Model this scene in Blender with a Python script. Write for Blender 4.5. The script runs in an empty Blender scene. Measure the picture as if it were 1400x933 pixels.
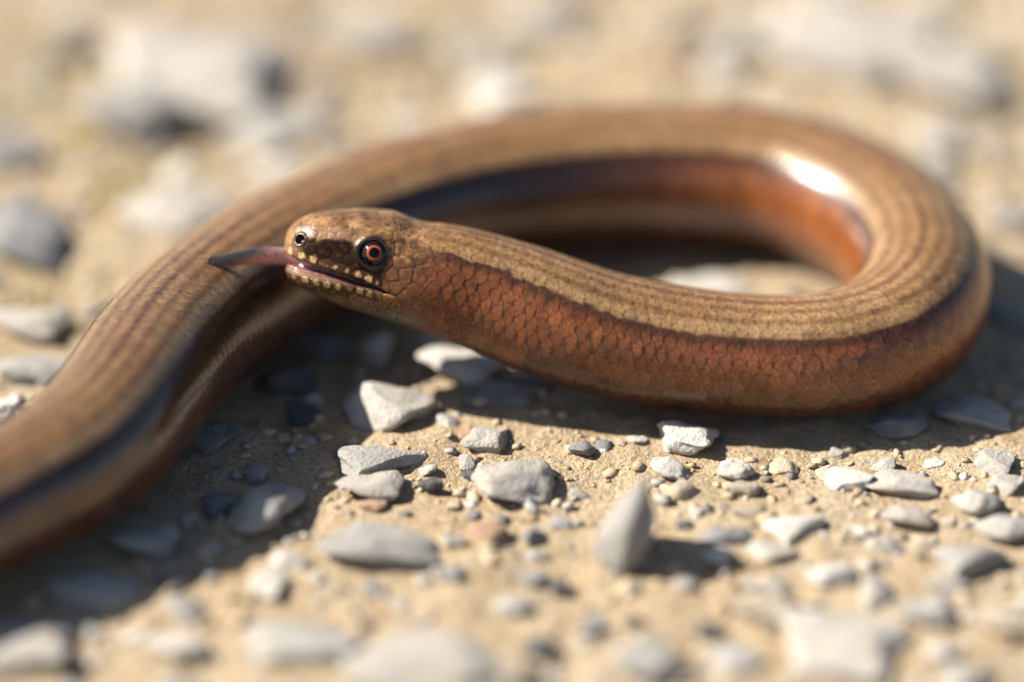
import bpy, bmesh, math, random
import numpy as np
from mathutils import Vector, Matrix

random.seed(7); rng = np.random.default_rng(7)
S = bpy.context.scene
COL = S.collection
R = math.radians

# ------------------------------------------------------------------ camera
PITCH, DIST, LENS, SENS = 30.0, 500.0, 100.0, 22.3          # degrees, mm, mm, mm
cp, sp = math.cos(R(PITCH)), math.sin(R(PITCH))
CAM = np.array([0.0, -cp*DIST, sp*DIST])                     # working unit: mm
FWD = np.array([0.0, cp, -sp]); RGT = np.array([1.0, 0, 0]); UPV = np.array([0.0, sp, cp])
cam = bpy.data.cameras.new('camera'); cam_ob = bpy.data.objects.new('camera', cam); COL.objects.link(cam_ob)
cam_ob.location = CAM*0.001; cam_ob.rotation_euler = (R(90-PITCH), 0, 0)
cam.lens = LENS; cam.sensor_width = SENS; cam.sensor_fit = 'HORIZONTAL'
cam.clip_start = 0.01; cam.clip_end = 200.0
cam.dof.use_dof = True; cam.dof.focus_distance = 0.4815; cam.dof.aperture_fstop = 2.7
S.camera = cam_ob

# ------------------------------------------------------------------ world, sun, exposure
SUN_EL, SUN_AZ = 41.5, 172.0                                 # azimuth: degrees from +x, anticlockwise
W = bpy.data.worlds.new('World'); S.world = W; W.use_nodes = True
nt = W.node_tree; nt.nodes.clear()
sky = nt.nodes.new('ShaderNodeTexSky'); sky.sky_type = 'NISHITA'; sky.sun_disc = False
sky.sun_elevation = R(SUN_EL); sky.sun_rotation = R(90-SUN_AZ)
bg = nt.nodes.new('ShaderNodeBackground'); bg.inputs[1].default_value = 0.05
out = nt.nodes.new('ShaderNodeOutputWorld')
nt.links.new(sky.outputs[0], bg.inputs[0]); nt.links.new(bg.outputs[0], out.inputs[0])
sun = bpy.data.lights.new('sun', 'SUN'); sun_ob = bpy.data.objects.new('sun', sun); COL.objects.link(sun_ob)
sun.energy = 5.0; sun.angle = R(0.53); sun.color = (1.0, 0.93, 0.82)
L = Vector((math.cos(R(SUN_EL))*math.cos(R(SUN_AZ)), math.cos(R(SUN_EL))*math.sin(R(SUN_AZ)), math.sin(R(SUN_EL))))
sun_ob.rotation_euler = L.to_track_quat('Z', 'Y').to_euler(); sun_ob.location = L*2
S.view_settings.view_transform = 'Standard'; S.view_settings.look = 'None'
S.view_settings.exposure = 1.2; S.view_settings.gamma = 1.0
S.view_settings.use_curve_mapping = False

# ------------------------------------------------------------------ helpers
def at(u, v, z):
    """world point (mm) at height z seen at photograph position u, v"""
    d = FWD + (u-700)/1400*SENS/LENS*RGT - (v-466.5)/1400*SENS/LENS*UPV
    return CAM + d*((z-CAM[2])/d[2])
def px_mm(p):
    return float(np.dot(p-CAM, FWD))*SENS/LENS/1400

def smooth(a, b, x):
    t = np.clip((x-a)/(b-a), 0, 1); return t*t*(3-2*t)

def perlin(P, seed=0):
    """3-D gradient noise for an (n,3) array, about -1..1"""
    P = np.asarray(P, dtype=np.float64); I = np.floor(P).astype(np.int64); F = P-I
    U = F*F*F*(F*(F*6-15)+10)
    def grad(ix, iy, iz, fx, fy, fz):
        h = (ix*374761393 + iy*668265263 + iz*2147483647 + seed*1274126177) & 0xffffffff
        h = ((h ^ (h >> 13))*1274126177) & 0xffffffff; h = h ^ (h >> 16)
        a = (h & 0xffff)/65535*2*np.pi; zc = ((h >> 16) & 0xffff)/65535*2-1; r = np.sqrt(1-zc*zc)
        return r*np.cos(a)*fx + r*np.sin(a)*fy + zc*fz
    res = 0
    for dx in (0, 1):
        for dy in (0, 1):
            for dz in (0, 1):
                w = (U[:, 0] if dx else 1-U[:, 0])*(U[:, 1] if dy else 1-U[:, 1])*(U[:, 2] if dz else 1-U[:, 2])
                res = res + w*grad(I[:, 0]+dx, I[:, 1]+dy, I[:, 2]+dz, F[:, 0]-dx, F[:, 1]-dy, F[:, 2]-dz)
    return res*1.5
def hash01(a, b, seed=0):
    h = (a.astype(np.int64)*73856093 ^ b.astype(np.int64)*19349663 ^ (seed*83492791)) & 0xffffffff
    h = ((h ^ (h >> 15))*2246822519) & 0xffffffff; h = ((h ^ (h >> 13))*3266489917) & 0xffffffff
    return ((h ^ (h >> 16)) & 0xffffff)/float(0xffffff)

def mesh_np(name, V, faces, smooth_shade=True):
    """V in mm; faces (n,4) or (n,3) array"""
    me = bpy.data.meshes.new(name); F = np.asarray(faces); k = F.shape[1]
    me.vertices.add(len(V)); me.vertices.foreach_set('co', (np.asarray(V)*0.001).astype(np.float32).ravel())
    me.loops.add(F.size); me.loops.foreach_set('vertex_index', F.astype(np.int32).ravel())
    me.polygons.add(len(F)); me.polygons.foreach_set('loop_start', np.arange(0, F.size, k, dtype=np.int32))
    me.update(calc_edges=True); me.validate()
    if smooth_shade: me.polygons.foreach_set('use_smooth', np.ones(len(me.polygons), dtype=bool))
    return me
def set_col(me, name, C):
    A = me.attributes.new(name, 'FLOAT_COLOR', 'POINT')
    A.data.foreach_set('color', np.concatenate([C, np.ones((len(C), 1))], 1).astype(np.float32).ravel())
def set_val(me, name, X):
    A = me.attributes.new(name, 'FLOAT', 'POINT'); A.data.foreach_set('value', X.astype(np.float32))
def link(name, me, mat=None, parent=None, label=None, cat=None, group=None, kind=None):
    o = bpy.data.objects.new(name, me); COL.objects.link(o)
    if mat is not None and not me.materials: me.materials.append(mat)
    if parent is not None: o.parent = parent
    for k, x in (('label', label), ('category', cat), ('group', group), ('kind', kind)):
        if x: o[k] = x
    return o

def new_mat(name):
    m = bpy.data.materials.new(name); m.use_nodes = True
    n = m.node_tree; b = n.nodes['Principled BSDF']; return m, n, b
def node(n, t, **kw):
    x = n.nodes.new(t)
    for k, val in kw.items():
        if k in x.inputs: x.inputs[k].default_value = val
        else: setattr(x, k, val)
    return x
def mix(n, fac, a, b, mode='MIX'):
    x = n.nodes.new('ShaderNodeMix'); x.data_type = 'RGBA'; x.blend_type = mode
    for sock, val in ((x.inputs[0], fac), (x.inputs[6], a), (x.inputs[7], b)):
        if hasattr(val, 'is_output'): n.links.new(val, sock)
        elif isinstance(val, (int, float)): sock.default_value = val
        else: sock.default_value = (*val, 1)
    return x.outputs[2]
def ramp(n, src, p0, p1, c0=(0, 0, 0), c1=(1, 1, 1)):
    x = n.nodes.new('ShaderNodeValToRGB'); e = x.color_ramp.elements
    e[0].position, e[1].position = p0, p1; e[0].color, e[1].color = (*c0, 1), (*c1, 1)
    n.links.new(src, x.inputs[0]); return x.outputs[0]
def noise(n, vec, scale, detail=4, rough=0.55):
    x = node(n, 'ShaderNodeTexNoise', Scale=scale, Detail=detail, Roughness=rough)
    n.links.new(vec, x.inputs['Vector']); return x.outputs['Fac']
def bump(n, height, strength, dist, b):
    x = node(n, 'ShaderNodeBump', Strength=strength, Distance=dist)
    n.links.new(height, x.inputs['Height']); n.links.new(x.outputs[0], b.inputs['Normal'])

# ------------------------------------------------------------------ materials
def stone_mat(name, c_a, c_b, c_spot, spot=0.35, rough=0.8):
    m, n, b = new_mat(name)
    tc = n.nodes.new('ShaderNodeTexCoord'); oi = n.nodes.new('ShaderNodeObjectInfo')
    gp = n.nodes.new('ShaderNodeNewGeometry')
    v = n.nodes.new('ShaderNodeVectorMath'); v.operation = 'ADD'
    cmb = n.nodes.new('ShaderNodeCombineXYZ')
    n.links.new(oi.outputs['Random'], cmb.inputs[0]); n.links.new(oi.outputs['Random'], cmb.inputs[2])
    n.links.new(gp.outputs['Position'], v.inputs[0]); n.links.new(cmb.outputs[0], v.inputs[1])
    P = v.outputs[0]
    c = mix(n, ramp(n, noise(n, P, 170, 5), 0.3, 0.7), c_a, c_b)
    c = mix(n, ramp(n, noise(n, P, 420, 5, 0.65), 0.62-spot*0.2, 0.72), c, c_spot)
    grain = noise(n, P, 2600, 3, 0.7)
    c = mix(n, 0.55, c, mix(n, 1.0, c, ramp(n, grain, 0.25, 0.75, (0.55,)*3, (1.25,)*3), 'MULTIPLY'))
    hs = n.nodes.new('ShaderNodeHueSaturation')
    mr = node(n, 'ShaderNodeMapRange'); mr.inputs[3].default_value = 0.82; mr.inputs[4].default_value = 1.12
    n.links.new(oi.outputs['Random'], mr.inputs[0]); n.links.new(mr.outputs[0], hs.inputs['Value'])
    n.links.new(c, hs.inputs['Color']); n.links.new(hs.outputs[0], b.inputs['Base Color'])
    b.inputs['Roughness'].default_value = rough; b.inputs['Specular IOR Level'].default_value = 0.3
    h = n.nodes.new('ShaderNodeMath'); h.operation = 'ADD'
    n.links.new(noise(n, P, 700, 6, 0.7), h.inputs[0]); n.links.new(grain, h.inputs[1])
    bump(n, h.outputs[0], 0.7, 0.0005, b)
    return m
STONE = {
    'grey':  stone_mat('grey_limestone', (0.285, 0.275, 0.258), (0.43, 0.41, 0.375), (0.44, 0.37, 0.275)),
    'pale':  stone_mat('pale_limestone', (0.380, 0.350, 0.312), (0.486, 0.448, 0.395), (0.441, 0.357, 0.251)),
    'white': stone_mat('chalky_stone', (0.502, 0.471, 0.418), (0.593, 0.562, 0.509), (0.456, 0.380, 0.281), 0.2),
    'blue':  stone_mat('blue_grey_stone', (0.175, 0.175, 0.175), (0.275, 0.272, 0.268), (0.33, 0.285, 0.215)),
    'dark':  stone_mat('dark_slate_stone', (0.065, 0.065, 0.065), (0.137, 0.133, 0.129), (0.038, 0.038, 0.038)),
    'tan':   stone_mat('tan_sandstone', (0.39, 0.325, 0.24), (0.46, 0.395, 0.30), (0.36, 0.32, 0.27)),
    'rust':  stone_mat('rusty_stone', (0.319, 0.190, 0.122), (0.410, 0.289, 0.198), (0.228, 0.144, 0.106)),
}

def ground_material():
    m, n, b = new_mat('sandy_track')
    gp = n.nodes.new('ShaderNodeNewGeometry'); P = gp.outputs['Position']
    c = mix(n, ramp(n, noise(n, P, 70, 4), 0.32, 0.68), (0.486, 0.361, 0.220), (0.547, 0.441, 0.304))
    c = mix(n, ramp(n, noise(n, P, 140, 5), 0.52, 0.70), c, (0.410, 0.285, 0.152))
    c = mix(n, ramp(n, noise(n, P, 300, 5, 0.65), 0.60, 0.72), c, (0.380, 0.357, 0.319))
    at_ = n.nodes.new('ShaderNodeAttribute'); at_.attribute_name = 'moss'
    mm = n.nodes.new('ShaderNodeMath'); mm.operation = 'MULTIPLY'
    n.links.new(at_.outputs['Fac'], mm.inputs[0]); n.links.new(ramp(n, noise(n, P, 190, 4), 0.38, 0.6), mm.inputs[1])
    c = mix(n, mm.outputs[0], c, (0.228, 0.182, 0.042))
    gr = noise(n, P, 1900, 4, 0.7)
    c = mix(n, 0.8, c, mix(n, 1.0, c, ramp(n, gr, 0.28, 0.72, (0.45,)*3, (1.3,)*3), 'MULTIPLY'))
    n.links.new(c, b.inputs['Base Color']); b.inputs['Roughness'].default_value = 0.95
    b.inputs['Specular IOR Level'].default_value = 0.15
    h = n.nodes.new('ShaderNodeMath'); h.operation = 'ADD'
    n.links.new(gr, h.inputs[0]); n.links.new(noise(n, P, 650, 5, 0.6), h.inputs[1])
    bump(n, h.outputs[0], 1.0, 0.0007, b)
    return m
M_GROUND = ground_material()

def grit_material():
    m, n, b = new_mat('loose_grit')
    a = n.nodes.new('ShaderNodeAttribute'); a.attribute_name = 'grain'
    gp = n.nodes.new('ShaderNodeNewGeometry'); g = noise(n, gp.outputs['Position'], 2500, 3, 0.7)
    n.links.new(mix(n, 1.0, a.outputs['Color'], ramp(n, g, 0.25, 0.75, (0.6,)*3, (1.2,)*3), 'MULTIPLY'), b.inputs['Base Color'])
    b.inputs['Roughness'].default_value = 0.85; b.inputs['Specular IOR Level'].default_value = 0.25
    return m
M_GRIT = grit_material()

def skin_material():
    m, n, b = new_mat('scaled_skin')
    a = n.nodes.new('ShaderNodeAttribute'); a.attribute_name = 'pigment'
    g = n.nodes.new('ShaderNodeAttribute'); g.attribute_name = 'gloss'
    tc = n.nodes.new('ShaderNodeTexCoord'); P = tc.outputs['Object']
    f = noise(n, P, 2300, 3, 0.65)
    c = mix(n, 1.0, a.outputs['Color'], ramp(n, f, 0.28, 0.72, (0.60,)*3, (1.36,)*3), 'MULTIPLY')
    n.links.new(c, b.inputs['Base Color'])
    mr = node(n, 'ShaderNodeMapRange'); mr.inputs[3].default_value = 0.52; mr.inputs[4].default_value = 0.12
    n.links.new(g.outputs['Fac'], mr.inputs[0])
    n.links.new(mr.outputs[0], b.inputs['Roughness'])
    sa = n.nodes.new('ShaderNodeAttribute'); sa.attribute_name = 'spec'; n.links.new(sa.outputs['Fac'], b.inputs['Specular IOR Level'])
    cw = node(n, 'ShaderNodeMath', operation='MULTIPLY'); cw.inputs[1].default_value = 0.9; n.links.new(g.outputs['Fac'], cw.inputs[0])
    n.links.new(cw.outputs[0], b.inputs['Coat Weight']); b.inputs['Coat Roughness'].default_value = 0.16
    bump(n, noise(n, P, 3200, 2, 0.6), 0.25, 0.00006, b)
    return m
M_SKIN = skin_material()

def plain(name, col, rough, coat=0.0, spec=0.5):
    m, n, b = new_mat(name)
    tc = n.nodes.new('ShaderNodeTexCoord')
    f = noise(n, tc.outputs['Object'], 3500, 3)
    n.links.new(mix(n, 1.0, col, ramp(n, f, 0.3, 0.7, (0.7,)*3, (1.25,)*3), 'MULTIPLY'), b.inputs['Base Color'])
    b.inputs['Roughness'].default_value = rough; b.inputs['Coat Weight'].default_value = coat
    b.inputs['Coat Roughness'].default_value = 0.03; b.inputs['Specular IOR Level'].default_value = spec
    return m
M_EYE = plain('eye_dark', (0.006, 0.005, 0.005), 0.10, 0.1, 0.3)
M_PUPIL = plain('pupil_black', (0.002, 0.002, 0.002), 0.10, 0.0, 0.25)
M_IRIS = plain('iris_red', (0.26, 0.042, 0.014), 0.3, 0.1, 0.3)
def tongue_material():
    m, n, b = new_mat('wet_tongue')
    a = n.nodes.new('ShaderNodeAttribute'); a.attribute_name = 'pigment'
    n.links.new(a.outputs['Color'], b.inputs['Base Color'])
    b.inputs['Roughness'].default_value = 0.22; b.inputs['Coat Weight'].default_value = 0.6; b.inputs['Coat Roughness'].default_value = 0.08
    tc = n.nodes.new('ShaderNodeTexCoord'); bump(n, noise(n, tc.outputs['Object'], 4200, 2), 0.5, 0.0002, b)
    return m
M_TONGUE = tongue_material()

# ------------------------------------------------------------------ the slow worm's centre line
# photograph position u, v, height of the axis above ground (mm), radius in photograph pixels
CL = [(388,348,16.4,60), (430,349,16.2,62), (480,353,15.8,70), (523,360,15.2,75), (570,372,14.4,76), (621,387,13.3,77),
      (671,403,12.1,80), (720,420,10.9,83), (775,440,9.6,84), (830,457,8.4,84), (890,470,7.4,84), (950,479,6.8,83), (1020,485,6.5,82),
      (1100,487,6.5,83), (1165,479,6.7,86), (1222,456,7.0,90), (1256,418,7.3,94), (1257,376,7.5,95), (1232,334,7.7,96), (1190,298,7.8,97),
      (1130,267,7.9,97), (1060,247,7.9,97), (980,238,7.9,97), (890,236,8.0,97), (800,240,8.0,97), (710,250,8.0,97), (620,267,8.0,97),
      (530,294,8.1,98), (440,331,8.1,99), (360,375,8.1,100), (290,423,8.1,101), (230,478,8.1,102), (183,540,8.0,102), (140,597,8.0,100),
      (80,645,7.8,96), (0,688,7.5,91), (-100,742,7.1,86), (-230,810,6.4,78), (-380,835,5.6,68), (-540,840,4.8,58), (-700,800,4.0,48), (-840,720,3.1,37), (-930,620,2.0,25)]
P0 = np.array([at(u, v, z) for u, v, z, r in CL]); RR0 = np.array([r*px_mm(p) for (u, v, z, r), p in zip(CL, P0)])
def catmull(P, k=24):
    P = np.vstack([2*P[0]-P[1], P, 2*P[-1]-P[-2]]); o = []
    t = np.linspace(0, 1, k, endpoint=False)[:, None]
    for i in range(1, len(P)-2):
        a, b, c, d = P[i-1], P[i], P[i+1], P[i+2]
        o.append(0.5*((2*b) + (-a+c)*t + (2*a-5*b+4*c-d)*t*t + (-a+3*b-3*c+d)*t**3))
    o.append(P[-2][None]); return np.vstack(o)
Q = catmull(np.column_stack([P0, RR0]))
for _ in range(60):                                           # even out the hand-set points
    Q[1:-1] = 0.25*Q[:-2] + 0.5*Q[1:-1] + 0.25*Q[2:]
S_ = np.concatenate([[0], np.cumsum(np.linalg.norm(np.diff(Q[:, :3], axis=0), axis=1))]); S_TOT = S_[-1]
def cl(s):
    return np.column_stack([np.interp(s, S_, Q[:, k]) for k in range(4)])
def frame(s):
    """axis point, tangent (towards the tail), lateral (towards the viewer's side of the head), up"""
    C = cl(s)[:, :3]; T = cl(s+0.6)[:, :3]-cl(s-0.6)[:, :3]; T[s < 0.7] = cl(np.array([1.6]))[0, :3]-cl(np.array([0.0]))[0, :3]
    T /= np.linalg.norm(T, axis=1)[:, None]
    lat = np.cross(T, [0, 0, 1.0]); lat /= np.linalg.norm(lat, axis=1)[:, None]; up = np.cross(lat, T)
    roll = R(12)*(1-smooth(16, 46, s)); c, q = np.cos(roll)[:, None], np.sin(roll)[:, None]
    return C, T, lat*c + up*q, up*c - lat*q
def sweep(s, y, z):
    C, T, la, up = frame(np.clip(s, 0, S_TOT)); s0 = np.minimum(s, 0)[:, None]
    return C + T*s0 + la*y[:, None] + up*z[:, None]

NEXP = 2.12
XT = np.array([0, .12, .5, 1.25, 2.8, 5.3, 8.4, 10.4, 12.2, 14.5, 18.4, 24]); TT = np.array([0.3, 1.9, 2.85, 3.65, 4.45, 4.95, 5.45, 5.65, 5.45, 5.55, 5.95, 6.35])
XB = np.array([0, .12, .5, 1.8, 3.8, 6.6, 9.8, 14.2, 18.4, 24]); BB = np.array([0.4, 1.75, 2.5, 3.5, 4.3, 5.1, 5.5, 5.7, 5.95, 6.3])
XW = np.array([0, .12, .5, 1.2, 3, 6, 9.5, 14, 19, 24]); WW = np.array([0.3, 1.3, 2.0, 2.75, 3.9, 5.0, 5.75, 6.05, 6.1, 6.3])
def prof(s, X, Y):
    xx = np.linspace(0, 24, 400); 
    yy = np.interp(xx, X, Y); k = np.ones(9)/9; ys = np.convolve(np.pad(yy, 4, 'edge'), k, 'valid'); ys[:20] = yy[:20]*0.5+ys[:20]*0.5
    rb = cl(np.maximum(s, 0))[:, 3]; w = smooth(18, 26, s)
    return np.interp(s, xx, ys)*(1-w) + rb*w
def dims(s):
    return prof(s, XT, TT), prof(s, XB, BB), prof(s, XW, WW)

# ------------------------------------------------------------------ scales and pigment, some underside shade in the flank colour
NROW, PITCH_S = 26, 1.42
def scale_field(s, th):
    """overlapping round-edged scales. th = angle from the back, radians.
    returns relief 0..1, closeness to the own rear rim 0..1, closeness to the rim of the scale in front 0..1, row ids"""
    s = s + PITCH_S*40
    w = 2*np.pi/NROW; j0 = np.round(th/w); RR = 0.80; K = []
    for dj in (-1, 0, 1):
        j = j0+dj; off = (np.mod(j, 2))*0.5
        for di in (-1, 0, 1):
            i = np.round(s/PITCH_S-off)+di; sc = i+off
            a = s/PITCH_S-sc; b = (th-j*w)/w
            K.append((sc, np.sqrt((a*0.95)**2+(b*0.92)**2), a, b, i, np.mod(j, NROW)))
    best = np.full(len(s), 1e9); o = [np.zeros(len(s)) for _ in range(5)]
    for sc, r, a, b, i, j in K:
        m = (r < RR) & (sc < best); best = np.where(m, sc, best)
        o = [np.where(m, x, y) for x, y in zip((r, a, b, i, j), o)]
    r, a, b, I, J = o; front = np.full(len(s), 9.0)
    for sc, r2, *_ in K:
        front = np.where((sc < best-0.01) & (r2 >= RR), np.minimum(front, r2-RR), front)
    rear = np.sqrt(np.maximum(RR**2-(b*0.92)**2, 0))/0.95
    H = np.clip(1-0.85*(rear-a), 0, 1)*0.8 + 0.2*(1-(b/0.8)**2)
    return H, smooth(0.60, 0.80, r), smooth(0.17, 0.0, front), I, J

def mixc(a, b, w):
    return a*(1-w[:, None]) + np.asarray(b)*w[:, None]
def body_pigment_shade(s, th, H, E, SM, I, J, P):
    ph = np.degrees(np.abs((th+np.pi) % (2*np.pi)-np.pi))     # 0 back, 180 belly
    n1 = perlin(np.column_stack([s*0.12, np.cos(th)*1.5, np.sin(th)*1.5]), 3)
    n2 = perlin(np.column_stack([s*0.9, np.cos(th)*5, np.sin(th)*5]), 5)
    rnd = hash01(I, J, 1)
    C = np.tile(np.array([0.345, 0.21, 0.105]), (len(s), 1))
    C = mixc(C, (0.42, 0.285, 0.16), 0.7*smooth(-0.2, 0.7, n1))
    row = 360/NROW
    def band(c, wd): return np.exp(-((ph-c)/wd)**2)
    jig = 1.6*n2
    for c, wd, k in ((0, 3.4, 0.85), (row, 3.2, 0.55), (2*row, 3.4, 0.62)):
        C = mixc(C, (0.13, 0.058, 0.027), (k*(1+0.25*smooth(110, 170, s))).clip(0, 1)*np.exp(-((ph-c+jig)/wd)**2)*(0.75+0.5*rnd).clip(0, 1))
    C = mixc(C, (0.50, 0.36, 0.21), 0.30*band(37, 5)); C = mixc(C, (0.40, 0.33, 0.25), 0.6*band(37, 5)*smooth(150, 180, s))
    edge = 44.5 + (1.5+3.0*smooth(40, 25, s))*n2
    fl = smooth(edge-1.6, edge+1.6, ph)
    tailw = smooth(108, 140, s)
    flank = np.tile(np.array([0.265, 0.098, 0.034]), (len(s), 1))
    flank = mixc(flank, (0.095, 0.048, 0.028), tailw*0.9)
    flank = mixc(flank, (0.33, 0.14, 0.055), 0.55*(1-0.8*tailw)*smooth(0, 0.8, n1+0.8*(rnd-0.5)))
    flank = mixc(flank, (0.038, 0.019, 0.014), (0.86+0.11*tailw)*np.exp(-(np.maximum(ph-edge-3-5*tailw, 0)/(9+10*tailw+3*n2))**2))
    flank = mixc(flank, (0.16, 0.10, 0.062), 0.45*tailw*smooth(105, 135, ph)); flank = mixc(flank, (0.05, 0.026, 0.015), (0.80-0.3*tailw)*smooth(84, 118, ph)*(s > 28) + 0.3*smooth(84, 118, ph)*(s <= 28))  # lower flank: dark belly colour plus painted-in shade of the underside
    C = C*np.array([0.90, 0.82, 0.67])*(1-0.30*smooth(165, 195, s))[:, None]
    red = smooth(0.15, 0.6, perlin(np.column_stack([s*0.8, np.cos(th)*5.5, np.sin(th)*5.5]), 19))
    C = mixc(C, (0.21, 0.088, 0.042), 0.45*red)
    flank = flank*np.array([1.06, 0.89, 0.72])
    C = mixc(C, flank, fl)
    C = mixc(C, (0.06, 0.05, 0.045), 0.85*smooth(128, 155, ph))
    # single scales: dark seams, pale rims, small differences
    C = C*(0.86+0.28*rnd)[:, None]
    C = C*(1-SM*(0.15+0.20*fl)*(0.5+0.9*hash01(I, J, 8)))[:, None]
    rim = E*smooth(0.5, 0.85, H)
    C = mixc(C, C*1.45+np.array([0.035, 0.022, 0.01]), 0.55*rim)
    blot = perlin(np.column_stack([s*0.55, np.cos(th)*3.2, np.sin(th)*3.2]), 17)
    C = C*(1+0.20*blot*(0.5+0.5*fl))[:, None]
    fleck = smooth(0.25, 0.7, perlin(np.column_stack([s*1.5, np.cos(th)*7, np.sin(th)*7]), 9))
    C = C*(1-0.36*fleck)[:, None]
    return C, ph

# ------------------------------------------------------------------ head: implicit shape, surface nets
def ls(p, a, b):
    return np.clip((p-a)/(b-a), 0, 1)
EYE = np.array([9.3, 4.05, 2.05]); EYE_R = 1.78; EYE_N = np.array([-0.10, 0.92, 0.36]); EYE_N /= np.linalg.norm(EYE_N)
NOS = np.array([1.55, 2.35, 2.35])
def lips(x):
    zu = 0.55 - 0.140*x; zl = np.interp(x, [0, 3, 6, 8.5, 12.3], [-1.25, -1.45, -1.42, -1.42, -1.22])
    return zu, zl
def smin(a, b, k):
    h = np.clip(0.5+0.5*(b-a)/k, 0, 1); return b*(1-h)+a*h-k*h*(1-h)
def smax(a, b, k): return -smin(-a, -b, k)
def head_base(x, y, z):
    sh = x.shape; xf = np.linspace(-1.2, 26, 1400); t, b, w = dims(xf); t = t.copy()
    T, B, Wd = (np.interp(x, xf, q) for q in (t, b, w))
    Z = np.where(z > 0, z/T, z/B); Y = np.abs(y)/Wd
    g = (Y**NEXP + np.abs(Z)**NEXP + 1e-9)**(1/NEXP)-1
    g = g*np.minimum(T, Wd)
    return np.where(x < 0, np.maximum(g, -x), g)
def head_sdf(x, y, z):
    ya = np.abs(y); g = head_base(x, y, z); base = g
    # brow ridge over the eye, cheek swelling, groove in front of the eye
    def blob(c, r): return np.sqrt((x-c[0])**2+(ya-c[1])**2+(z-c[2])**2)-r
    g = g - 0.28*np.exp(-(((x-9.2)/2.6)**2+((z-4.0)/0.7)**2+((ya-4.2)/1.6)**2))
    g = g + 0.34*np.exp(-(((x-5.6)/2.2)**2+((z-1.7)/1.1)**2+((ya-4.4)/1.5)**2))
    g = g - 0.30*np.exp(-(((x-14)/3.0)**2+((z+0.8)/2.2)**2+((ya-5.8)/2)**2))
    g = g + 0.30*np.exp(-(((x-13.2)/1.6)**2+((z-5.4)/1.5)**2))
    # lids round the eye, then the socket
    ex, ey, ez = x-EYE[0], ya-EYE[1], z-EYE[2]
    ax = ex*EYE_N[0]+ey*EYE_N[1]+ez*EYE_N[2]; rad = np.sqrt(np.maximum(ex**2*0.85+ey**2+ez**2*1.12-ax**2, 0))
    ring = np.sqrt((rad-1.62)**2+((ax-0.86))**2)-0.30
    g = smin(g, ring, 0.35)
    sock = np.sqrt((ex*0.92)**2+ey**2+ez**2)-1.72
    g = smax(g, -np.maximum(sock, -(ax-0.2)), 0.08)
    # nostril
    nd = np.sqrt(((x-NOS[0])/1.15)**2+(ya-NOS[1])**2+(z-NOS[2])**2)
    ringn = np.sqrt((nd-0.62)**2+(base*0.9)**2)-0.09
    g = smin(g, ringn, 0.22); g = smax(g, -(nd-0.44), 0.12)
    # open mouth: a slot between the lips that reaches back to the corner of the jaw
    zu, zl = lips(x); mid = (zu+zl)*0.5; half = np.maximum((zu-zl)*0.5, 0.06)
    slot = np.abs(z-mid)-half*ls(x, 12.9, 11.8)
    slot = np.maximum(slot, x-12.6); depth = np.interp(x, [0, 4, 10, 12.6], [2.1, 1.9, 1.2, 0.5])
    slot = np.maximum(slot, -(base+depth))
    g = smax(g, -slot, 0.30)
    # tongue bed: pink floor inside the slot
    bed = np.maximum(np.abs(z-(zl-0.05))-0.55*ls(x, 10, 4), -(base+0.0)-(-0.55)); 
    floor_ = np.maximum(np.maximum(np.abs(z-(zl-0.2))-0.62*np.clip((9.5-x)/5, 0, 1), base+0.62), x-9.5)
    g = smin(g, floor_, 0.25)
    return g

def surface_nets(f, org, h):
    ins = f < 0; n = f.shape
    c = [f[a:n[0]-1+a, b:n[1]-1+b, d:n[2]-1+d] for a in (0, 1) for b in (0, 1) for d in (0, 1)]
    ci = sum((q < 0).astype(np.int8) for q in c); act = (ci > 0) & (ci < 8)
    idx = np.full(act.shape, -1, dtype=np.int64); A = np.argwhere(act); idx[act] = np.arange(len(A))
    val = np.stack([q[act] for q in c], 1); corner = np.array([(a, b, d) for a in (0, 1) for b in (0, 1) for d in (0, 1)], float)
    acc = np.zeros((len(A), 3)); cnt = np.zeros(len(A))
    for i in range(8):
        for j in range(i+1, 8):
            if np.abs(corner[i]-corner[j]).sum() == 1:
                a, b = val[:, i], val[:, j]; m = (a < 0) != (b < 0); t = np.where(m, a/np.where(m, a-b, 1), 0)
                acc += np.where(m[:, None], corner[i]+t[:, None]*(corner[j]-corner[i]), 0); cnt += m
    V = (A+acc/cnt[:, None])*h+org; faces = []
    for ax in range(3):
        o1, o2 = [(1, 2), (2, 0), (0, 1)][ax]
        sl = [slice(1, n[k]-1) for k in range(3)]; sl[ax] = slice(0, n[ax]-1); s2 = list(sl); s2[ax] = slice(1, n[ax])
        a, b = ins[tuple(sl)], ins[tuple(s2)]; E = np.argwhere(a != b); flip = a[a != b]
        E = E + np.array([0 if k == ax else 1 for k in range(3)])
        def g(d1, d2):
            q = E.copy(); q[:, o1] -= d1; q[:, o2] -= d2; return idx[q[:, 0], q[:, 1], q[:, 2]]
        q = np.stack([g(1, 1), g(0, 1), g(0, 0), g(1, 0)], 1)
        q[~flip] = q[~flip][:, ::-1]; faces.append(q)
    F = np.vstack(faces); return V, F[(F >= 0).all(1)]

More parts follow.
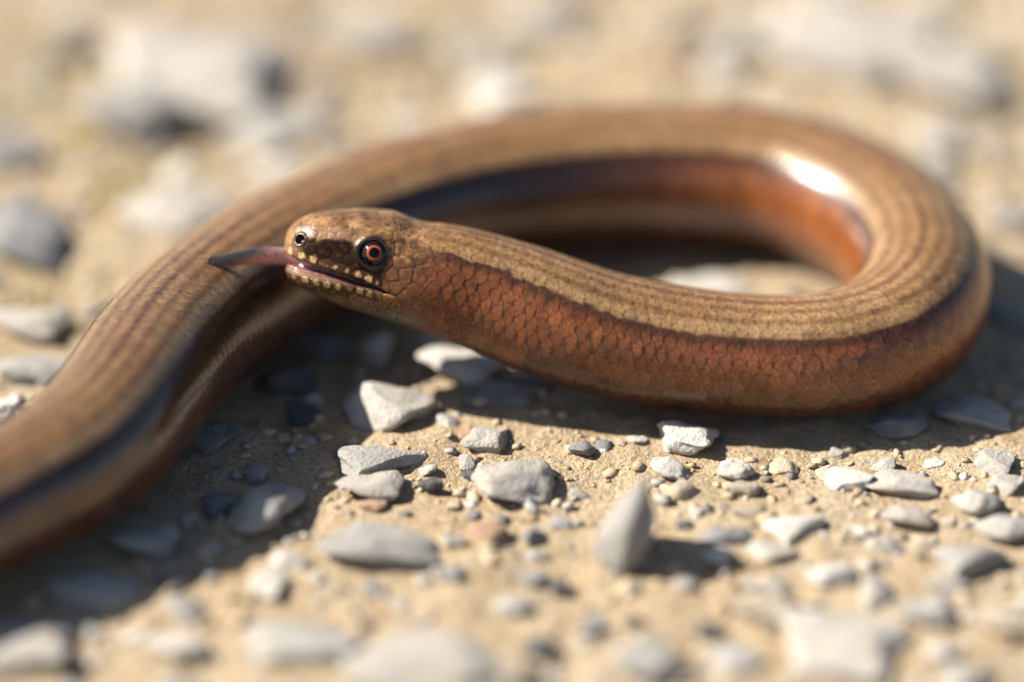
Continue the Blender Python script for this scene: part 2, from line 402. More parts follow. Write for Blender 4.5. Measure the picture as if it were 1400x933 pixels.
XJ = 21.0; HS = 0.125
gx = np.arange(-0.7, XJ+1.6, HS); gy = np.arange(-7.4, 7.41, HS); gz = np.arange(-7.4, 7.41, HS)
X3, Y3, Z3 = np.meshgrid(gx, gy, gz, indexing='ij')
HV, HF = surface_nets(head_sdf(X3, Y3, Z3), np.array([gx[0], gy[0], gz[0]]), HS)
keepv = HV[:, 0] < XJ+1.0
HF = HF[keepv[HF].all(1)]
used = np.unique(HF); rm = np.full(len(HV), -1); rm[used] = np.arange(len(used)); HV = HV[used]; HF = rm[HF]
def grad(f, P, e=0.05):
    d = [f(*(P+np.eye(3)[k]*e).T)-f(*(P-np.eye(3)[k]*e).T) for k in range(3)]
    N = np.stack(d, 1); return N/np.maximum(np.linalg.norm(N, axis=1), 1e-9)[:, None]
HN = grad(head_sdf, HV)
hx, hy, hz = HV.T; hya = np.abs(hy); zu, zl = lips(hx); base_v = head_base(hx, hy, hz)
inside = (base_v < -0.42) & (hz < zu+0.15) & (hz > zl-0.5) & (hx < 12.4)
wet = smooth(-0.25, -0.55, base_v)*((hz < zu+0.15) & (hz > zl-0.45) & (hx < 12.4))
# head plates: seeds along the lips, then scattered
def surf_y(x, z):
    t, b, w = dims(np.atleast_1d(np.float64(x))); q = np.abs(z)/(t if z > 0 else b)
    return float(w[0]*max(1-q[0]**NEXP, 0)**(1/NEXP))
seeds, kinds = [], []
for k in range(10):
    x = 0.5+k*1.22; u_, l_ = lips(np.array([x]))
    for sgn in (1, -1):
        seeds.append((x, sgn*surf_y(x, u_[0]+0.45), u_[0]+0.48)); kinds.append(1)
        seeds.append((x+0.5, sgn*surf_y(x+0.5, l_[0]-0.5), l_[0]-0.5)); kinds.append(2)
cand = rng.permutation(np.where(hx < 17)[0]); seeds = [np.array(q) for q in seeds]; SA = np.array(seeds)
for c in cand[:5000]:
    p = HV[c]
    if wet[c] > 0.2 or np.linalg.norm((abs(p[1])-EYE[1], p[0]-EYE[0], p[2]-EYE[2])) < 2.0: continue
    top = p[2] > 3.4; dmin = (1.55 if top and p[0] < 12 else 1.15 if p[0] > 11 else 0.95)
    if np.min(np.linalg.norm(SA-p, axis=1)) > dmin:
        SA = np.vstack([SA, p]); kinds.append(0)
kinds = np.array(kinds)
D = np.full(len(HV), 1e9); D2 = np.full(len(HV), 1e9); SI = np.zeros(len(HV), int)
for i, q in enumerate(SA):
    d = np.linalg.norm(HV-q, axis=1); nb = d < D
    D2 = np.where(nb, D, np.minimum(D2, d)); SI = np.where(nb, i, SI); D = np.where(nb, d, D)
crack = smooth(0.28, 0.02, D2-D)
hth = np.arctan2(hy, hz); sH, sE, sSM, sI, sJ = scale_field(hx, hth); wsc = smooth(13.0, 17.5, hx)
skin_w = 1-wet; eye_d = np.linalg.norm(np.column_stack([hx-EYE[0], hya-EYE[1], hz-EYE[2]]), axis=1)
noeye = smooth(1.95, 2.3, eye_d)
disp = (-(0.03+0.035*smooth(9, 12, hx))*crack*(1-wsc)*noeye + 0.10*(sH-0.5)*wsc)*skin_w - 0.025*smooth(XJ-0.3, XJ+1.0, hx)
HVd = HV + HN*disp[:, None]
# head pigment
cb, ph = body_pigment_shade(hx, hth, sH, sE, sSM, sI, sJ, HV)
nA = perlin(HV*0.55, 11); nB = perlin(HV*1.6, 12); nC = perlin(HV*3.2, 13)
hr = hash01(SI, SI*3+1, 4)
hc = np.tile(np.array([0.30, 0.165, 0.07]), (len(HV), 1))
hc = mixc(hc, (0.44, 0.27, 0.125), 0.7*smooth(-0.1, 0.6, nA+0.4*(hr-0.5)))
cheek = smooth(9.5, 12.0, hx)*smooth(2.9, 2.2, hz)
hc = mixc(hc, (0.25, 0.098, 0.032), 0.9*cheek); hc = mixc(hc, (0.34, 0.165, 0.065), 0.6*cheek*smooth(0.4, 0.9, hr))
hc = mixc(hc, (0.10, 0.045, 0.022), 0.7*smooth(0.0, 0.5, nB)*smooth(2.6, 3.6, hz)*smooth(4.7, 3.9, hz)*(hx > 9))
streak = np.exp(-((hz-2.6-0.5*nA)/0.8)**2)*smooth(10.2, 11.5, hx); hc = mixc(hc, (0.06, 0.026, 0.014), 0.75*streak*smooth(-0.5, 0.25, nB))
hc = mixc(hc, (0.09, 0.04, 0.02), 0.55*smooth(0.1, 0.5, perlin(HV*1.1, 77))*(hx > 5))
throat = smooth(-2.0, -3.4, hz-(-0.0)); hc = mixc(hc, (0.30, 0.215, 0.115), 0.8*throat)
hc = mixc(hc, (0.20, 0.165, 0.10), 0.8*smooth(8, 14, hx)*throat)
mask = smooth(1.2, 2.0, hx+0.5*nA)*smooth(12.0, 10.3, hx)*smooth(3.25, 2.8, hz+0.35*nB-0.04*(hx-6))*smooth(0.15, 0.6, hz-zu+0.45*nC)
hc = mixc(hc, (0.018, 0.008, 0.005), 0.97*mask*(hz > zu))
hc = mixc(hc, (0.20, 0.085, 0.028), 0.28*mask*smooth(0.15, 0.5, nB))
spots = smooth(0.33, 0.55, nB)*(hz > 3.0)*(hx < 15); hc = mixc(hc, (0.07, 0.045, 0.035), 0.75*spots)
lip = (kinds[SI] == 1) | (kinds[SI] == 2)
lipc = smooth(0.05, -0.12, D-0.40*(0.6+0.6*hr)+0.14*nC)*lip
lowdark = smooth(0.6, 0.0, np.abs(hz-zl+0.9)-0.5)*(hx < 9); hc = mixc(hc, (0.12, 0.07, 0.03), 0.75*lowdark*smooth(-0.3, 0.2, nB))
hc = mixc(hc, (0.10, 0.05, 0.022), 0.7*lip*(hx < 11))
hc = mixc(hc, (0.70, 0.52, 0.27), 0.9*lipc*smooth(11.5, 9.5, hx)*(hr < 0.92))
hc = mixc(hc, hc*0.36, crack*(hx < 16)*(0.22+0.42*smooth(9, 11.5, hx)*smooth(3.6, 2.6, hz))*(0.5+0.7*smooth(-0.4, 0.4, nB)))
hc = hc*(0.80+0.36*hr)[:, None]*(1-0.30*smooth(0.1, 0.6, nC))[:, None]*(1+0.22*nA)[:, None]
eyerim = smooth(2.35, 2.0, eye_d); hc = mixc(hc, (0.02, 0.014, 0.012), 0.95*eyerim)
nosd = np.linalg.norm(np.column_stack([(hx-NOS[0])/1.15, hya-NOS[1], hz-NOS[2]]), axis=1)
hc = mixc(hc, (0.07, 0.035, 0.018), 0.75*smooth(1.15, 0.8, nosd)); hc = mixc(hc, (0.015, 0.008, 0.006), smooth(0.62, 0.45, nosd))
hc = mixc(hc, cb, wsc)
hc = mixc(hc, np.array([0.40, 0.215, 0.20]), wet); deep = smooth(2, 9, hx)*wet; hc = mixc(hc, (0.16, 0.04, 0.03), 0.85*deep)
hgl = np.maximum(np.maximum(0.22*(1-wsc)*(1-0.8*mask), 0.9*wet), 0.95*np.maximum(eyerim, 0.55*smooth(1.1, 0.7, nosd)))
HW = sweep(hx*0+HVd[:, 0], HVd[:, 1], HVd[:, 2])

# ------------------------------------------------------------------ body: swept rings with scale relief
ss = np.concatenate([np.arange(XJ-0.6, 120, 0.165), np.arange(120, 265, 0.26), np.arange(265, S_TOT-0.3, 0.6)])
NA = NROW*8; th1 = (np.arange(NA)+0.5)/NA*2*np.pi
BS, BT = np.meshgrid(ss, th1, indexing='ij'); bs, bt = BS.ravel(), BT.ravel()
T_, B_, W_ = dims(ss); T_, B_, W_ = (np.repeat(q, NA) for q in (T_, B_, W_))
bt_s = np.where(bt > np.pi, bt-2*np.pi, bt)
H, E, SM, I, J = scale_field(bs, bt_s)
zz = np.cos(bt); yy = np.sin(bt); vv = np.where(zz > 0, T_, B_)
rad = ((np.abs(yy)/W_)**NEXP + (np.abs(zz)/vv)**NEXP)**(-1/NEXP)
uneven = 0.10*perlin(np.column_stack([bs*0.10, yy*0.9, zz*0.9]), 21)
rad = rad*(1-0.035*smooth(30, 60, bs)*smooth(-0.6, -1.0, zz)) + uneven*smooth(25, 40, bs)
rad = rad + (0.10-0.045*smooth(75, 130, bs))*(H-0.5) - 0.025*smooth(XJ+0.6, XJ-0.6, bs)
BW = sweep(bs, rad*yy, rad*zz)
bc, bph = body_pigment_shade(bs, bt_s, H, E, SM, I, J, BW)
bgl = 0.15+0.30*smooth(60, 110, bs)+0.2*smooth(40, 60, bph)
nS = len(ss); a0 = np.arange(nS-1)[:, None]*NA; k0 = np.arange(NA)[None]; k1 = (k0+1) % NA
BF = np.stack([a0+k0, a0+k1, a0+NA+k1, a0+NA+k0], -1).reshape(-1, 4)
tip = sweep(np.array([S_TOT]), np.zeros(1), np.zeros(1))
allV = np.vstack([HW, BW]); allF = np.vstack([HF, BF+len(HW)])
me = mesh_np('slow_worm', allV, allF)
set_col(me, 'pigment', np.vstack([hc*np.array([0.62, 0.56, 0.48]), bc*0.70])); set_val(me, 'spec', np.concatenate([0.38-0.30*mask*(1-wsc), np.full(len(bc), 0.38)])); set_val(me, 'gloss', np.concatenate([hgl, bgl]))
worm = link('slow_worm', me, M_SKIN, None, 'bronze brown slow worm looped on the stones, head raised, dark tongue out', 'lizard')

# eyes: ball, iris ring and pupil as caps on the ball
def frame3(p, nrm):
    s = np.array([p[0]]); C, T, la, up = frame(s); M = np.stack([T[0], la[0], up[0]], 1)
    return C[0]+M[:, 1]*p[1]+M[:, 2]*p[2], M @ nrm
def cap(c, n_, r, a0, a1, rings=10, seg=40):
    n_ = n_/np.linalg.norm(n_); t = np.cross(n_, [0.2, 0.3, 1.0]); t /= np.linalg.norm(t); b = np.cross(n_, t)
    A = np.linspace(a0, a1, rings+1); B = np.arange(seg)/seg*2*np.pi
    V = np.array([c+r*(n_*math.cos(a)+(t*math.cos(q)+b*math.sin(q))*math.sin(a)) for a in A for q in B])
    F = [(i*seg+k, i*seg+(k+1) % seg, (i+1)*seg+(k+1) % seg, (i+1)*seg+k) for i in range(rings) for k in range(seg)]
    return V, np.array(F)[:, ::-1]
for sgn in (1, -1):
    c, nn = frame3(EYE*np.array([1, sgn, 1]), EYE_N*np.array([1, sgn, 1]))
    eye = link('eye', mesh_np('eye', *cap(c, nn, EYE_R-0.06, 0.001, math.pi-0.001, 24)), M_EYE, worm, 'dark glossy eye with red iris')
    link('iris', mesh_np('iris', *cap(c, nn, EYE_R-0.045, 0.26, 0.50)), M_IRIS, eye)
    link('pupil', mesh_np('pupil', *cap(c, nn, EYE_R-0.035, 0.001, 0.31)), M_PUPIL, eye)

c_eye, _n = frame3(EYE+EYE_N*1.6, EYE_N); cam.dof.focus_distance = float(np.dot(c_eye-CAM, FWD))*0.001+0.0004
# tongue: flattened, notched strip from the mouth floor
def tongue():
    n, k = 90, 28
    tt = np.linspace(0, 1, n)
    p0 = sweep(np.array([2.6]), np.array([0.3]), np.array([-0.7]))[0]
    root, tip_ = p0, None
    z0 = p0[2]; depth = np.dot(p0-CAM, FWD)
    # points along the tongue, seen at these photograph positions at the head's own depth
    def pd(u, v, d):
        q = FWD+(u-700)/1400*SENS/LENS*RGT-(v-466.5)/1400*SENS/LENS*UPV; return CAM+q*d
    K = np.array([p0, pd(394, 352, depth), pd(372, 350, depth-0.3), pd(345, 350.5, depth-0.6), pd(318, 355, depth-0.8), pd(297, 360, depth-0.8), pd(275, 362, depth-0.8)])
    C = catmull(K, 30); d = np.concatenate([[0], np.cumsum(np.linalg.norm(np.diff(C, axis=0), axis=1))]); Ln = d[-1]
    Cs = np.column_stack([np.interp(tt*Ln, d, C[:, i]) for i in range(3)])
    Tn = np.gradient(Cs, axis=0); Tn /= np.linalg.norm(Tn, axis=1)[:, None]
    wid = np.interp(tt, [0, .3, .55, .75, .87, .93, 1], [0.9, 1.02, 0.92, 0.78, 0.88, 0.90, 0.62])
    thk = np.interp(tt, [0, .3, .6, .85, 1], [0.75, 0.62, 0.42, 0.24, 0.05])
    side = np.cross(Tn, UPV); side /= np.linalg.norm(side, axis=1)[:, None]
    e1 = -FWD*0.45+UPV*0.9; e1 = e1/np.linalg.norm(e1); e1 = e1[None]-Tn*(Tn@e1)[:, None]; e1 /= np.linalg.norm(e1, axis=1)[:, None]; e2 = np.cross(Tn, e1)
    V, Cc = [], []
    for i in range(n):
        for j in range(k):
            a = 2*np.pi*j/k; x, y = math.cos(a), math.sin(a)
            ww = wid[i]; notch = max(0, (tt[i]-0.88)/0.12)
            off = (abs(x)**0.5)*math.copysign(1, x) if notch > 0 else x
            # the tip runs out in two lobes: the middle of the strip stops short
            back = notch*(1-abs(x))*0.75+notch*0.8*max(0, x)
            p = Cs[i]-Tn[i]*back+e1[i]*x*ww+e2[i]*(y*thk[i]*(1-0.35*notch))
            V.append(p); g = smooth(0.36, 0.74, np.array([tt[i]+0.24*x]))[0]
            pink = np.array([0.62, 0.22, 0.17]); grey = np.array([0.055, 0.05, 0.055])
            m_ = np.array([0.42, 0.26, 0.26]); up_ = max(0, x)
            col = (pink*(1-0.7*up_)+m_*0.7*up_)*(1-g)+grey*g; Cc.append(col)
    V = np.array(V); Cc = np.array(Cc); sp_ = smooth(0.15, 0.5, perlin(V*2.6, 31)); Cc = Cc*(1-0.45*sp_)[:, None]
    F = [(i*k+j, i*k+(j+1) % k, (i+1)*k+(j+1) % k, (i+1)*k+j) for i in range(n-1) for j in range(k)]
    me = mesh_np('tongue', V, np.array(F)); set_col(me, 'pigment', Cc)
    link('tongue', me, M_TONGUE, worm, 'flat wet tongue, pink at the root and dark grey at the notched tip')
tongue()

# ------------------------------------------------------------------ ground sheet, dense in view and running out to the horizon
def axis_lines(a, b, st, far):
    core = list(np.arange(a, b+st*0.5, st)); g = st; x = core[-1]; up_ = []
    while x < far: g *= 1.16; x += g; up_.append(x)
    g = st; x = core[0]; dn = []
    while x > -far: g *= 1.16; x -= g; dn.append(x)
    return np.array(dn[::-1]+core+up_)
def ground_h(x, y):
    P = np.column_stack([x, y, x*0])
    far = np.clip(1-(np.hypot(x, y)-400)/3000, 0.2, 1)
    h = 1.1*perlin(P/26, 41)+0.8*perlin(P/9, 42)+0.42*perlin(P/3.6, 43)+0.22*perlin(P/1.6, 44)
    return h*far-0.15
XL = axis_lines(-85, 85, 0.62, 40000); YL = axis_lines(-75, 130, 0.68, 40000)
GX, GY = np.meshgrid(XL, YL, indexing='ij'); gxv, gyv = GX.ravel(), GY.ravel()
bodyP = cl(np.linspace(0, S_TOT, 500))
def body_gap(x, y, zmax=14):
    """distance (mm) from the ground points to the edge of the body lying on the ground"""
    x = np.atleast_1d(x); y = np.atleast_1d(y); d = np.full(len(x), 1e9)
    for p in bodyP[::2]:
        if p[2]-p[3] > zmax: continue
        d = np.minimum(d, np.hypot(x-p[0], y-p[1])-p[3])
    return d
gh = ground_h(gxv, gyv)
near = (np.abs(gxv) < 220) & (np.abs(gyv) < 220); gap = np.full(len(gxv), 50.0); gap[near] = body_gap(gxv[near], gyv[near], 0.8)
gh = np.where(gap < 3, np.minimum(gh, 0.35+0.15*gh)*smooth(3, -2, gap)+gh*(1-smooth(3, -2, gap)), gh)   # pressed flat where the body lies
nY = len(YL); i0 = np.arange(len(XL)-1)[:, None]*nY; j0 = np.arange(nY-1)[None]
GF = np.stack([i0+j0, i0+nY+j0, i0+nY+j0+1, i0+j0+1], -1).reshape(-1, 4)
me = mesh_np('ground', np.column_stack([gxv, gyv, gh]), GF)
moss = np.zeros(len(gxv))
for u, v, r_, k in ((55, 115, 7, 1), (95, 185, 6, 1), (235, 200, 5, .8), (150, 265, 6, .8), (60, 395, 8, .7), (470, 150, 8, .45), (620, 60, 8, .5), (530, 505, 4, .6), (480, 470, 6, .8), (1015, 685, 4, .6)):
    p = at(u, v, 0); moss = np.maximum(moss, k*np.exp(-((gxv-p[0])**2+((gyv-p[1])/1.3)**2)/r_**2))
set_val(me, 'moss', moss)
ground = link('ground', me, M_GROUND, None, 'sandy gravel track', None, None, 'structure')

# ------------------------------------------------------------------ stones
def stone_mesh(name, seed, sub, cuts, rough, flat_d=(0.55, 0.85)):
    r_ = np.random.default_rng(seed); bm = bmesh.new(); bmesh.ops.create_icosphere(bm, subdivisions=sub, radius=1.0)
    V = np.array([v.co for v in bm.verts]); F = np.array([[v.index for v in f.verts] for f in bm.faces]); bm.free()
    for _ in range(cuts):
        q = r_.normal(size=3); q /= np.linalg.norm(q); d = r_.uniform(*flat_d)
        ex = np.maximum(V@q-d, 0); V = V-np.outer(ex*0.93, q)
    N = V/np.linalg.norm(V, axis=1)[:, None]
    V = V+N*(rough*perlin(V*1.6+seed, seed)+0.45*rough*perlin(V*4+seed, seed+1)+0.2*rough*perlin(V*9+seed, seed+2))[:, None]
    V = V/np.abs(V).max(0)
    return mesh_np(name, V*1000, F)                       # unit size: one metre half-axes, scaled per stone
BIG = [stone_mesh('stone', 100+i, 4, 10+i % 5, 0.14, (0.42, 0.85)) for i in range(12)]
SMALL = [stone_mesh('pebble', 200+i, 3, 9+i % 4, 0.13, (0.45, 0.8)) for i in range(14)]
def wedge_mesh():
    me = stone_mesh('stone', 333, 4, 4, 0.07)
    V = np.empty(len(me.vertices)*3, np.float32); me.vertices.foreach_get('co', V); V = V.reshape(-1, 3)
    t = (V[:, 2]+1)/2; k = 1-0.80*np.clip(t, 0, 1)**1.2
    V[:, 0] = V[:, 0]*k+0.55*t; V[:, 1] *= k**0.7; me.vertices.foreach_set('co', V.ravel()); me.update(); return me

stones_xy = []
mesh_mat = {}
def stone_variant(mesh, mat):
    key = (mesh.name, mat)
    if key not in mesh_mat:
        m2 = mesh.copy(); m2.materials.clear(); m2.materials.append(STONE[mat]); mesh_mat[key] = m2
    return mesh_mat[key]
def place(name, mesh, mat, u, v, w, h, hf, rot, parent=None, label=None, cat=None, group=None, sink=0.36, tilt=0.0):
    z0 = 0.0; p = at(u, v, z0); k = px_mm(p)
    a = w/2*k; c = hf*a; hv = h/2*k
    b = 2*math.sqrt(max(hv*hv-(c*0.866)**2, (0.33*a)**2))
    zc = c*(1-2*sink); p = at(u, v, zc)
    o = link(name, stone_variant(mesh, mat), None, parent, label, cat, group)
    o.location = p*0.001; o.scale = (a*0.001, b*0.001, c*0.001); o.rotation_euler = (R(random.uniform(-6, 6)), R(tilt), R(rot))
    stones_xy.append((p[0], p[1], max(a, b))); return o

# u, v, visible width, visible height, height factor, stone, rotation, tilt, label
T_ = [
 (520,748,176,78,.34,'grey',8,4,'flat grey oval stone in front of the cream slab'),
 (360,692,98,92,.62,'grey',-20,0,'blocky grey stone at the edge of the shadow of the tail'),
 (536,560,130,74,.48,'pale',5,10,'domed cream and grey stone below the raised head, dark on its shaded end'),
 (508,628,156,36,.22,'grey',-4,5,'long thin grey slab with a dark shaded end'),
 (514,664,116,42,.28,'pale',6,4,'cream slab between the thin grey slab and the flat oval stone'),
 (506,690,48,18,.3,'rust',0,0,'small reddish stone touching the cream slab'),
 (718,655,146,84,.32,'pale',-10,4,'broad flat pale stone with a straight shaded edge, under the neck'),
 (668,598,86,46,.36,'pale',14,6,'pinkish grey stone behind the broad flat pale stone'),
 (945,598,104,42,.42,'white',-14,6,'whitish elongated stone in the sun just in front of the belly shadow'),
 (1002,640,58,42,.5,'pale',25,5,'small wedge of pale stone beside the whitish elongated stone'),
 (913,638,46,48,.6,'grey',30,8,'small grey stone behind the upright wedge'),
 (1165,657,76,46,.42,'white',-6,3,'angular whitish stone next to a pale grey slab'),
 (1232,662,106,44,.34,'pale',6,3,'pale grey slab next to the angular whitish stone'),
 (1338,686,74,42,.55,'grey',-8,6,'small rounded grey stone with a dark shaded end beside bare sand'),
 (1364,634,58,48,.5,'grey',12,2,'small grey stone close to the shadow of the bend'),
 (1318,766,120,56,.42,'grey',-5,6,'smooth grey stone with a dark rounded end'),
 (1272,836,96,50,.4,'grey',10,4,'dull grey half buried stone in front of the smooth grey stone'),
 (1290,800,70,34,.4,'pale',-8,4,'pale flake lying between two grey stones'),
 (1146,786,92,32,.34,'white',3,4,'bright cream flake lying on bare sand'),
 (1062,832,126,58,.45,'tan',-8,12,'cream mound of stone with a dark hollow behind'),
 (1160,884,220,70,.30,'pale',-16,5,'wide blurred pale slab'),
 (886,898,118,84,.45,'grey',12,8,'blurred blue grey stone'),
 (600,902,270,72,.22,'pale',4,2,'very wide pale grey slab, blurred, before the flat oval stone'),
 (420,884,190,62,.26,'grey',-6,2,'blurred grey slab beside the very wide slab'),
 (992,734,82,40,.42,'blue',18,4,'bluish stone lying in the shadow of the upright wedge'),
 (982,757,48,32,.5,'white',0,0,'small bright white stone at the tip of the wedge shadow'),
 (1052,757,76,28,.36,'pale',-10,4,'thin pale flake beside the small bright white stone'),
 (1078,724,108,36,.36,'white',8,4,'long whitish stone behind the thin pale flake'),
 (1028,702,62,22,.4,'tan',0,4,'low tan stone with a dark hollow in front'),
 (1010,668,60,24,.4,'tan',8,4,'tan flake behind the low tan stone'),
 (729,731,32,30,.7,'blue',0,0,'tiny round dark pebble on bare sand'),
 (620,785,44,36,.6,'blue',12,0,'small bluish pebble in front of the flat oval stone'),
 (766,802,34,26,.6,'dark',0,0,'tiny dark pebble in front of the upright wedge'),
 (592,664,44,24,.6,'dark',0,4,'small dark pebble at the end of the cream slab'),
 (640,592,30,32,.7,'rust',0,4,'small brown pebble beside the pinkish grey stone'),
 (812,857,36,30,.6,'blue',0,0,'small purple grey pebble on pale sand'),
 (1240,706,74,30,.35,'pale',4,4,'pale flake in the middle of the bare sand'),
 (1376,720,90,34,.4,'grey',-4,4,'grey flake in front of the small rounded grey stone'),
 (1378,664,54,34,.5,'pale',10,2,'pale stone beside a yellow green tuft'),
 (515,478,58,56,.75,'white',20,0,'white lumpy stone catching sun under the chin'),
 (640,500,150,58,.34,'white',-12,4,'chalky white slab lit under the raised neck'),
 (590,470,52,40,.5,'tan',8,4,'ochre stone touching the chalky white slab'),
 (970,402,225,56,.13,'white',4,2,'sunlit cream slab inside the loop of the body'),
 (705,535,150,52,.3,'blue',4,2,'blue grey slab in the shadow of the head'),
 (285,105,330,180,.36,'pale',-10,8,'largest pale boulder with a grey shaded flank, behind the animal'),
 (192,152,176,112,.56,'grey',10,10,'grey block with a black shaded hollow in front of the largest boulder'),
 (212,186,70,56,.7,'dark',-10,0,'dark stone added as the shade in the hollow of the grey block'),  # dark stone added to stand in for the grey block's shadow
 (20,214,104,72,.55,'blue',8,8,'blue grey stone beside yellow moss'),
 (30,322,150,110,.5,'blue',-6,6,'rounded dark blue grey stone on mossy sand'),
 (246,284,178,88,.26,'pale',10,3,'flat pale slab lying close behind the tail part of the body'),
 (372,182,158,58,.34,'grey',-6,4,'grey slab between the largest boulder and the body'),
 (428,160,60,44,.5,'grey',0,4,'small grey stone at the foot of the largest boulder'),
 (50,444,136,62,.36,'pale',-8,4,'pale grey slab beside the curved tail part'),
 (40,505,120,50,.34,'grey',6,4,'second grey slab beside the curved tail part, beside the white lump'),
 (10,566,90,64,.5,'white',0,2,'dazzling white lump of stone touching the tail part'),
 (98,64,92,56,.6,'blue',6,8,'dark blurred stone beside the largest boulder'),
 (420,22,74,46,.6,'dark',0,8,'blackish blurred stone behind the largest boulder'),
 (520,48,196,84,.34,'pale',-4,6,'broad pale blurred stone behind the arch of the body'),
 (392,232,100,34,.34,'white',16,2,'thin white flake along the back of the body'),
 (690,132,100,62,.45,'white',8,4,'white blurred stone touching the arch of the body'),
 (738,34,140,70,.42,'pale',-10,8,'pale blurred block with a dark end'),
 (796,8,70,44,.6,'dark',0,8,'dark blurred stone beside the pale block'),
 (1180,52,300,130,.26,'pale',30,12,'big whitish blurred slab'),
 (1196,108,92,46,.6,'blue',6,6,'dark blurred stone in front of the big whitish slab'),
 (1310,98,190,130,.36,'pale',10,4,'big pale blue grey blurred stone'),
 (1274,190,84,70,.6,'white',6,10,'white rounded stone with a black shadow, behind the bend of the body'),
 (1030,58,100,56,.42,'grey',-6,6,'grey blurred stone beside the big whitish slab'),
 (932,82,64,46,.6,'rust',0,6,'brown blurred stone behind the arch of the body'),
 (984,92,60,74,.6,'pale',12,4,'cream blurred stone beside the brown one'),
 (562,170,80,28,.4,'white',-14,3,'white sliver of stone behind the arch of the body'),
 (1388,300,80,44,.45,'pale',0,4,'pale stone beside the bend of the body'),
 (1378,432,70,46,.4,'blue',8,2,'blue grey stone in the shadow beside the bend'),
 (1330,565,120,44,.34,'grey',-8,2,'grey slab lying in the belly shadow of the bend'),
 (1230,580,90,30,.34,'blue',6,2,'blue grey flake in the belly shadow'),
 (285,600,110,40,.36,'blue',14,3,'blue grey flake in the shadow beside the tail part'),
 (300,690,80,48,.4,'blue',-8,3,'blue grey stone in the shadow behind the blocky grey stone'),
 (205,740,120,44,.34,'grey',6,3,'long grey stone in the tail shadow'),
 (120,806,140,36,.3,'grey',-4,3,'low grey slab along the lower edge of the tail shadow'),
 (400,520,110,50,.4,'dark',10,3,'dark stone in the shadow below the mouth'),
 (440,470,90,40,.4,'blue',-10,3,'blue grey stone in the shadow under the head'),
 (40,880,180,50,.26,'pale',4,3,'blurred pale slab in front of the tail shadow'),
 (250,880,110,44,.32,'pale',-6,3,'small blurred pale slab beside the grey slab'),
 (700,912,90,50,.34,'tan',8,3,'blurred tan stone beside the very wide slab'),
 (1010,905,80,50,.4,'grey',0,5,'blurred grey stone beside the wide blurred slab'),
 (1385,850,110,60,.36,'tan',4,4,'blurred tan stone beside the dull grey half buried stone'),
]
for i, (u, v, w, h, hf, mat, rot, tilt, lab) in enumerate(T_):
    place('stone', BIG[(i*5) % 12], mat, u, v, w, h, hf, rot, None, lab, 'stone', 'stones on the gravel track', tilt=tilt)
# upright pointed wedge
p = at(842, 752, 0); k = px_mm(p)
wd = link('stone', wedge_mesh(), STONE['grey'], None, 'upright pointed grey wedge of stone casting a black shadow', 'stone', 'stones on the gravel track')
p = at(846, 716, 3.6); wd.location = p*0.001; wd.scale = (0.0040, 0.0052, 0.0060); wd.rotation_euler = (0, R(4), R(-12)); stones_xy.append((p[0], p[1], 5))

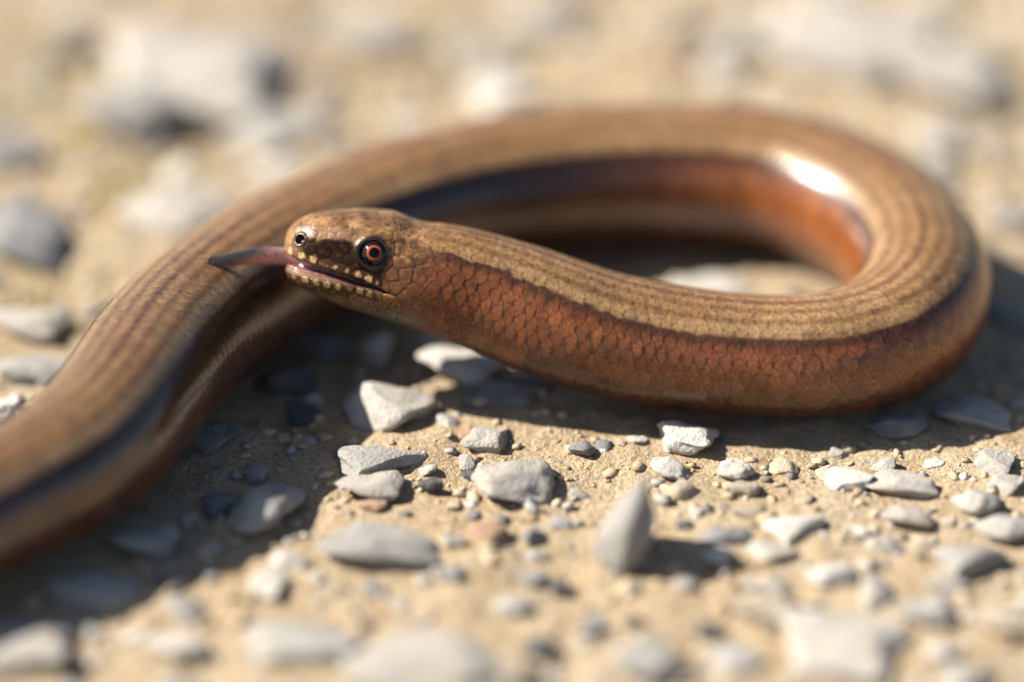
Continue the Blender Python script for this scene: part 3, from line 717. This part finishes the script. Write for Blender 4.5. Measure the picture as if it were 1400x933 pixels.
# small pebbles bedded in the ground
SX = np.array(stones_xy); n_p = 0; tries = 0; placed = []
while n_p < 290 and tries < 20000:
    tries += 1
    u, v = random.uniform(-30, 1430), random.uniform(-20, 950); p = at(u, v, 0); r_ = random.choice((0.8, 0.9, 1.0, 1.1, 1.3, 1.5, 1.8, 2.2))
    if p[1] > 60: r_ *= 1.3
    if body_gap(p[0], p[1], 3.0)[0] < r_+0.3: continue
    if np.min(np.hypot(SX[:, 0]-p[0], SX[:, 1]-p[1])-SX[:, 2]*0.85) < r_*0.8: continue
    if placed and min(math.hypot(p[0]-q[0], p[1]-q[1])-q[2] for q in placed) < r_: continue
    mat = random.choices(('grey', 'pale', 'white', 'blue', 'tan', 'rust', 'dark'), (24, 26, 12, 12, 17, 5, 4))[0]
    o = link('pebble', stone_variant(random.choice(SMALL), mat), None, ground)
    f = random.uniform(0.35, 0.65); z = float(ground_h(p[:1], p[1:2])[0])
    o.location = (p[0]*.001, p[1]*.001, (z+r_*f*0.25)*.001); o.scale = (r_*.001*random.uniform(1, 1.35), r_*.001, r_*f*.001)
    o.rotation_euler = (R(random.uniform(-15, 15)), R(random.uniform(-15, 15)), random.uniform(0, 6.28)); placed.append((p[0], p[1], r_)); n_p += 1

# loose grit and gravel grains
def grit(n):
    bm = bmesh.new(); bmesh.ops.create_icosphere(bm, subdivisions=1, radius=1.0)
    V0 = np.array([v.co for v in bm.verts]); F0 = np.array([[v.index for v in f.verts] for f in bm.faces]); bm.free()
    bx_ = rng.uniform(-120, 120, n); by_ = rng.uniform(-95, 165, n)
    size = 0.20+0.62*rng.random(n)**3.0
    out_ = (np.abs(bx_) > 75) & (rng.random(n) < 0.06); size = np.where(out_, size+rng.uniform(1, 3.5, n), size)
    ok = body_gap(bx_, by_, 1.5) > size*0.5; bx_, by_, size = bx_[ok], by_[ok], size[ok]; n = len(bx_)
    z = ground_h(bx_, by_)
    Vn = V0[None]*(0.6+0.8*rng.random((n, len(V0), 1)))
    q = rng.uniform(0, 6.28, n); c, s = np.cos(q)[:, None], np.sin(q)[:, None]
    sx, sz = rng.uniform(0.8, 1.7, n)[:, None], rng.uniform(0.35, 0.75, n)[:, None]
    x, y, zz_ = Vn[..., 0]*sx, Vn[..., 1], Vn[..., 2]*sz
    Vw = np.stack([(x*c-y*s)*size[:, None]+bx_[:, None], (x*s+y*c)*size[:, None]+by_[:, None], zz_*size[:, None]+z[:, None]+size[:, None]*0.2], -1)
    pal = np.array([(0.60, 0.465, 0.30), (0.66, 0.54, 0.38), (0.50, 0.38, 0.24), (0.46, 0.44, 0.41), (0.66, 0.62, 0.56), (0.24, 0.22, 0.2), (0.40, 0.27, 0.18)])
    ci = rng.choice(len(pal), n, p=[.27, .25, .16, .13, .10, .05, .04]); col = pal[ci]*(0.66+0.22*rng.random((n, 1)))
    me = mesh_np('gravel', Vw.reshape(-1, 3), (F0[None]+np.arange(n)[:, None, None]*len(V0)).reshape(-1, 3), False)
    set_col(me, 'grain', np.repeat(col, len(V0), 0))
    link('gravel', me, M_GRIT, None, 'loose sandy grit and fine gravel covering the track', 'gravel', None, 'stuff')
grit(16000)
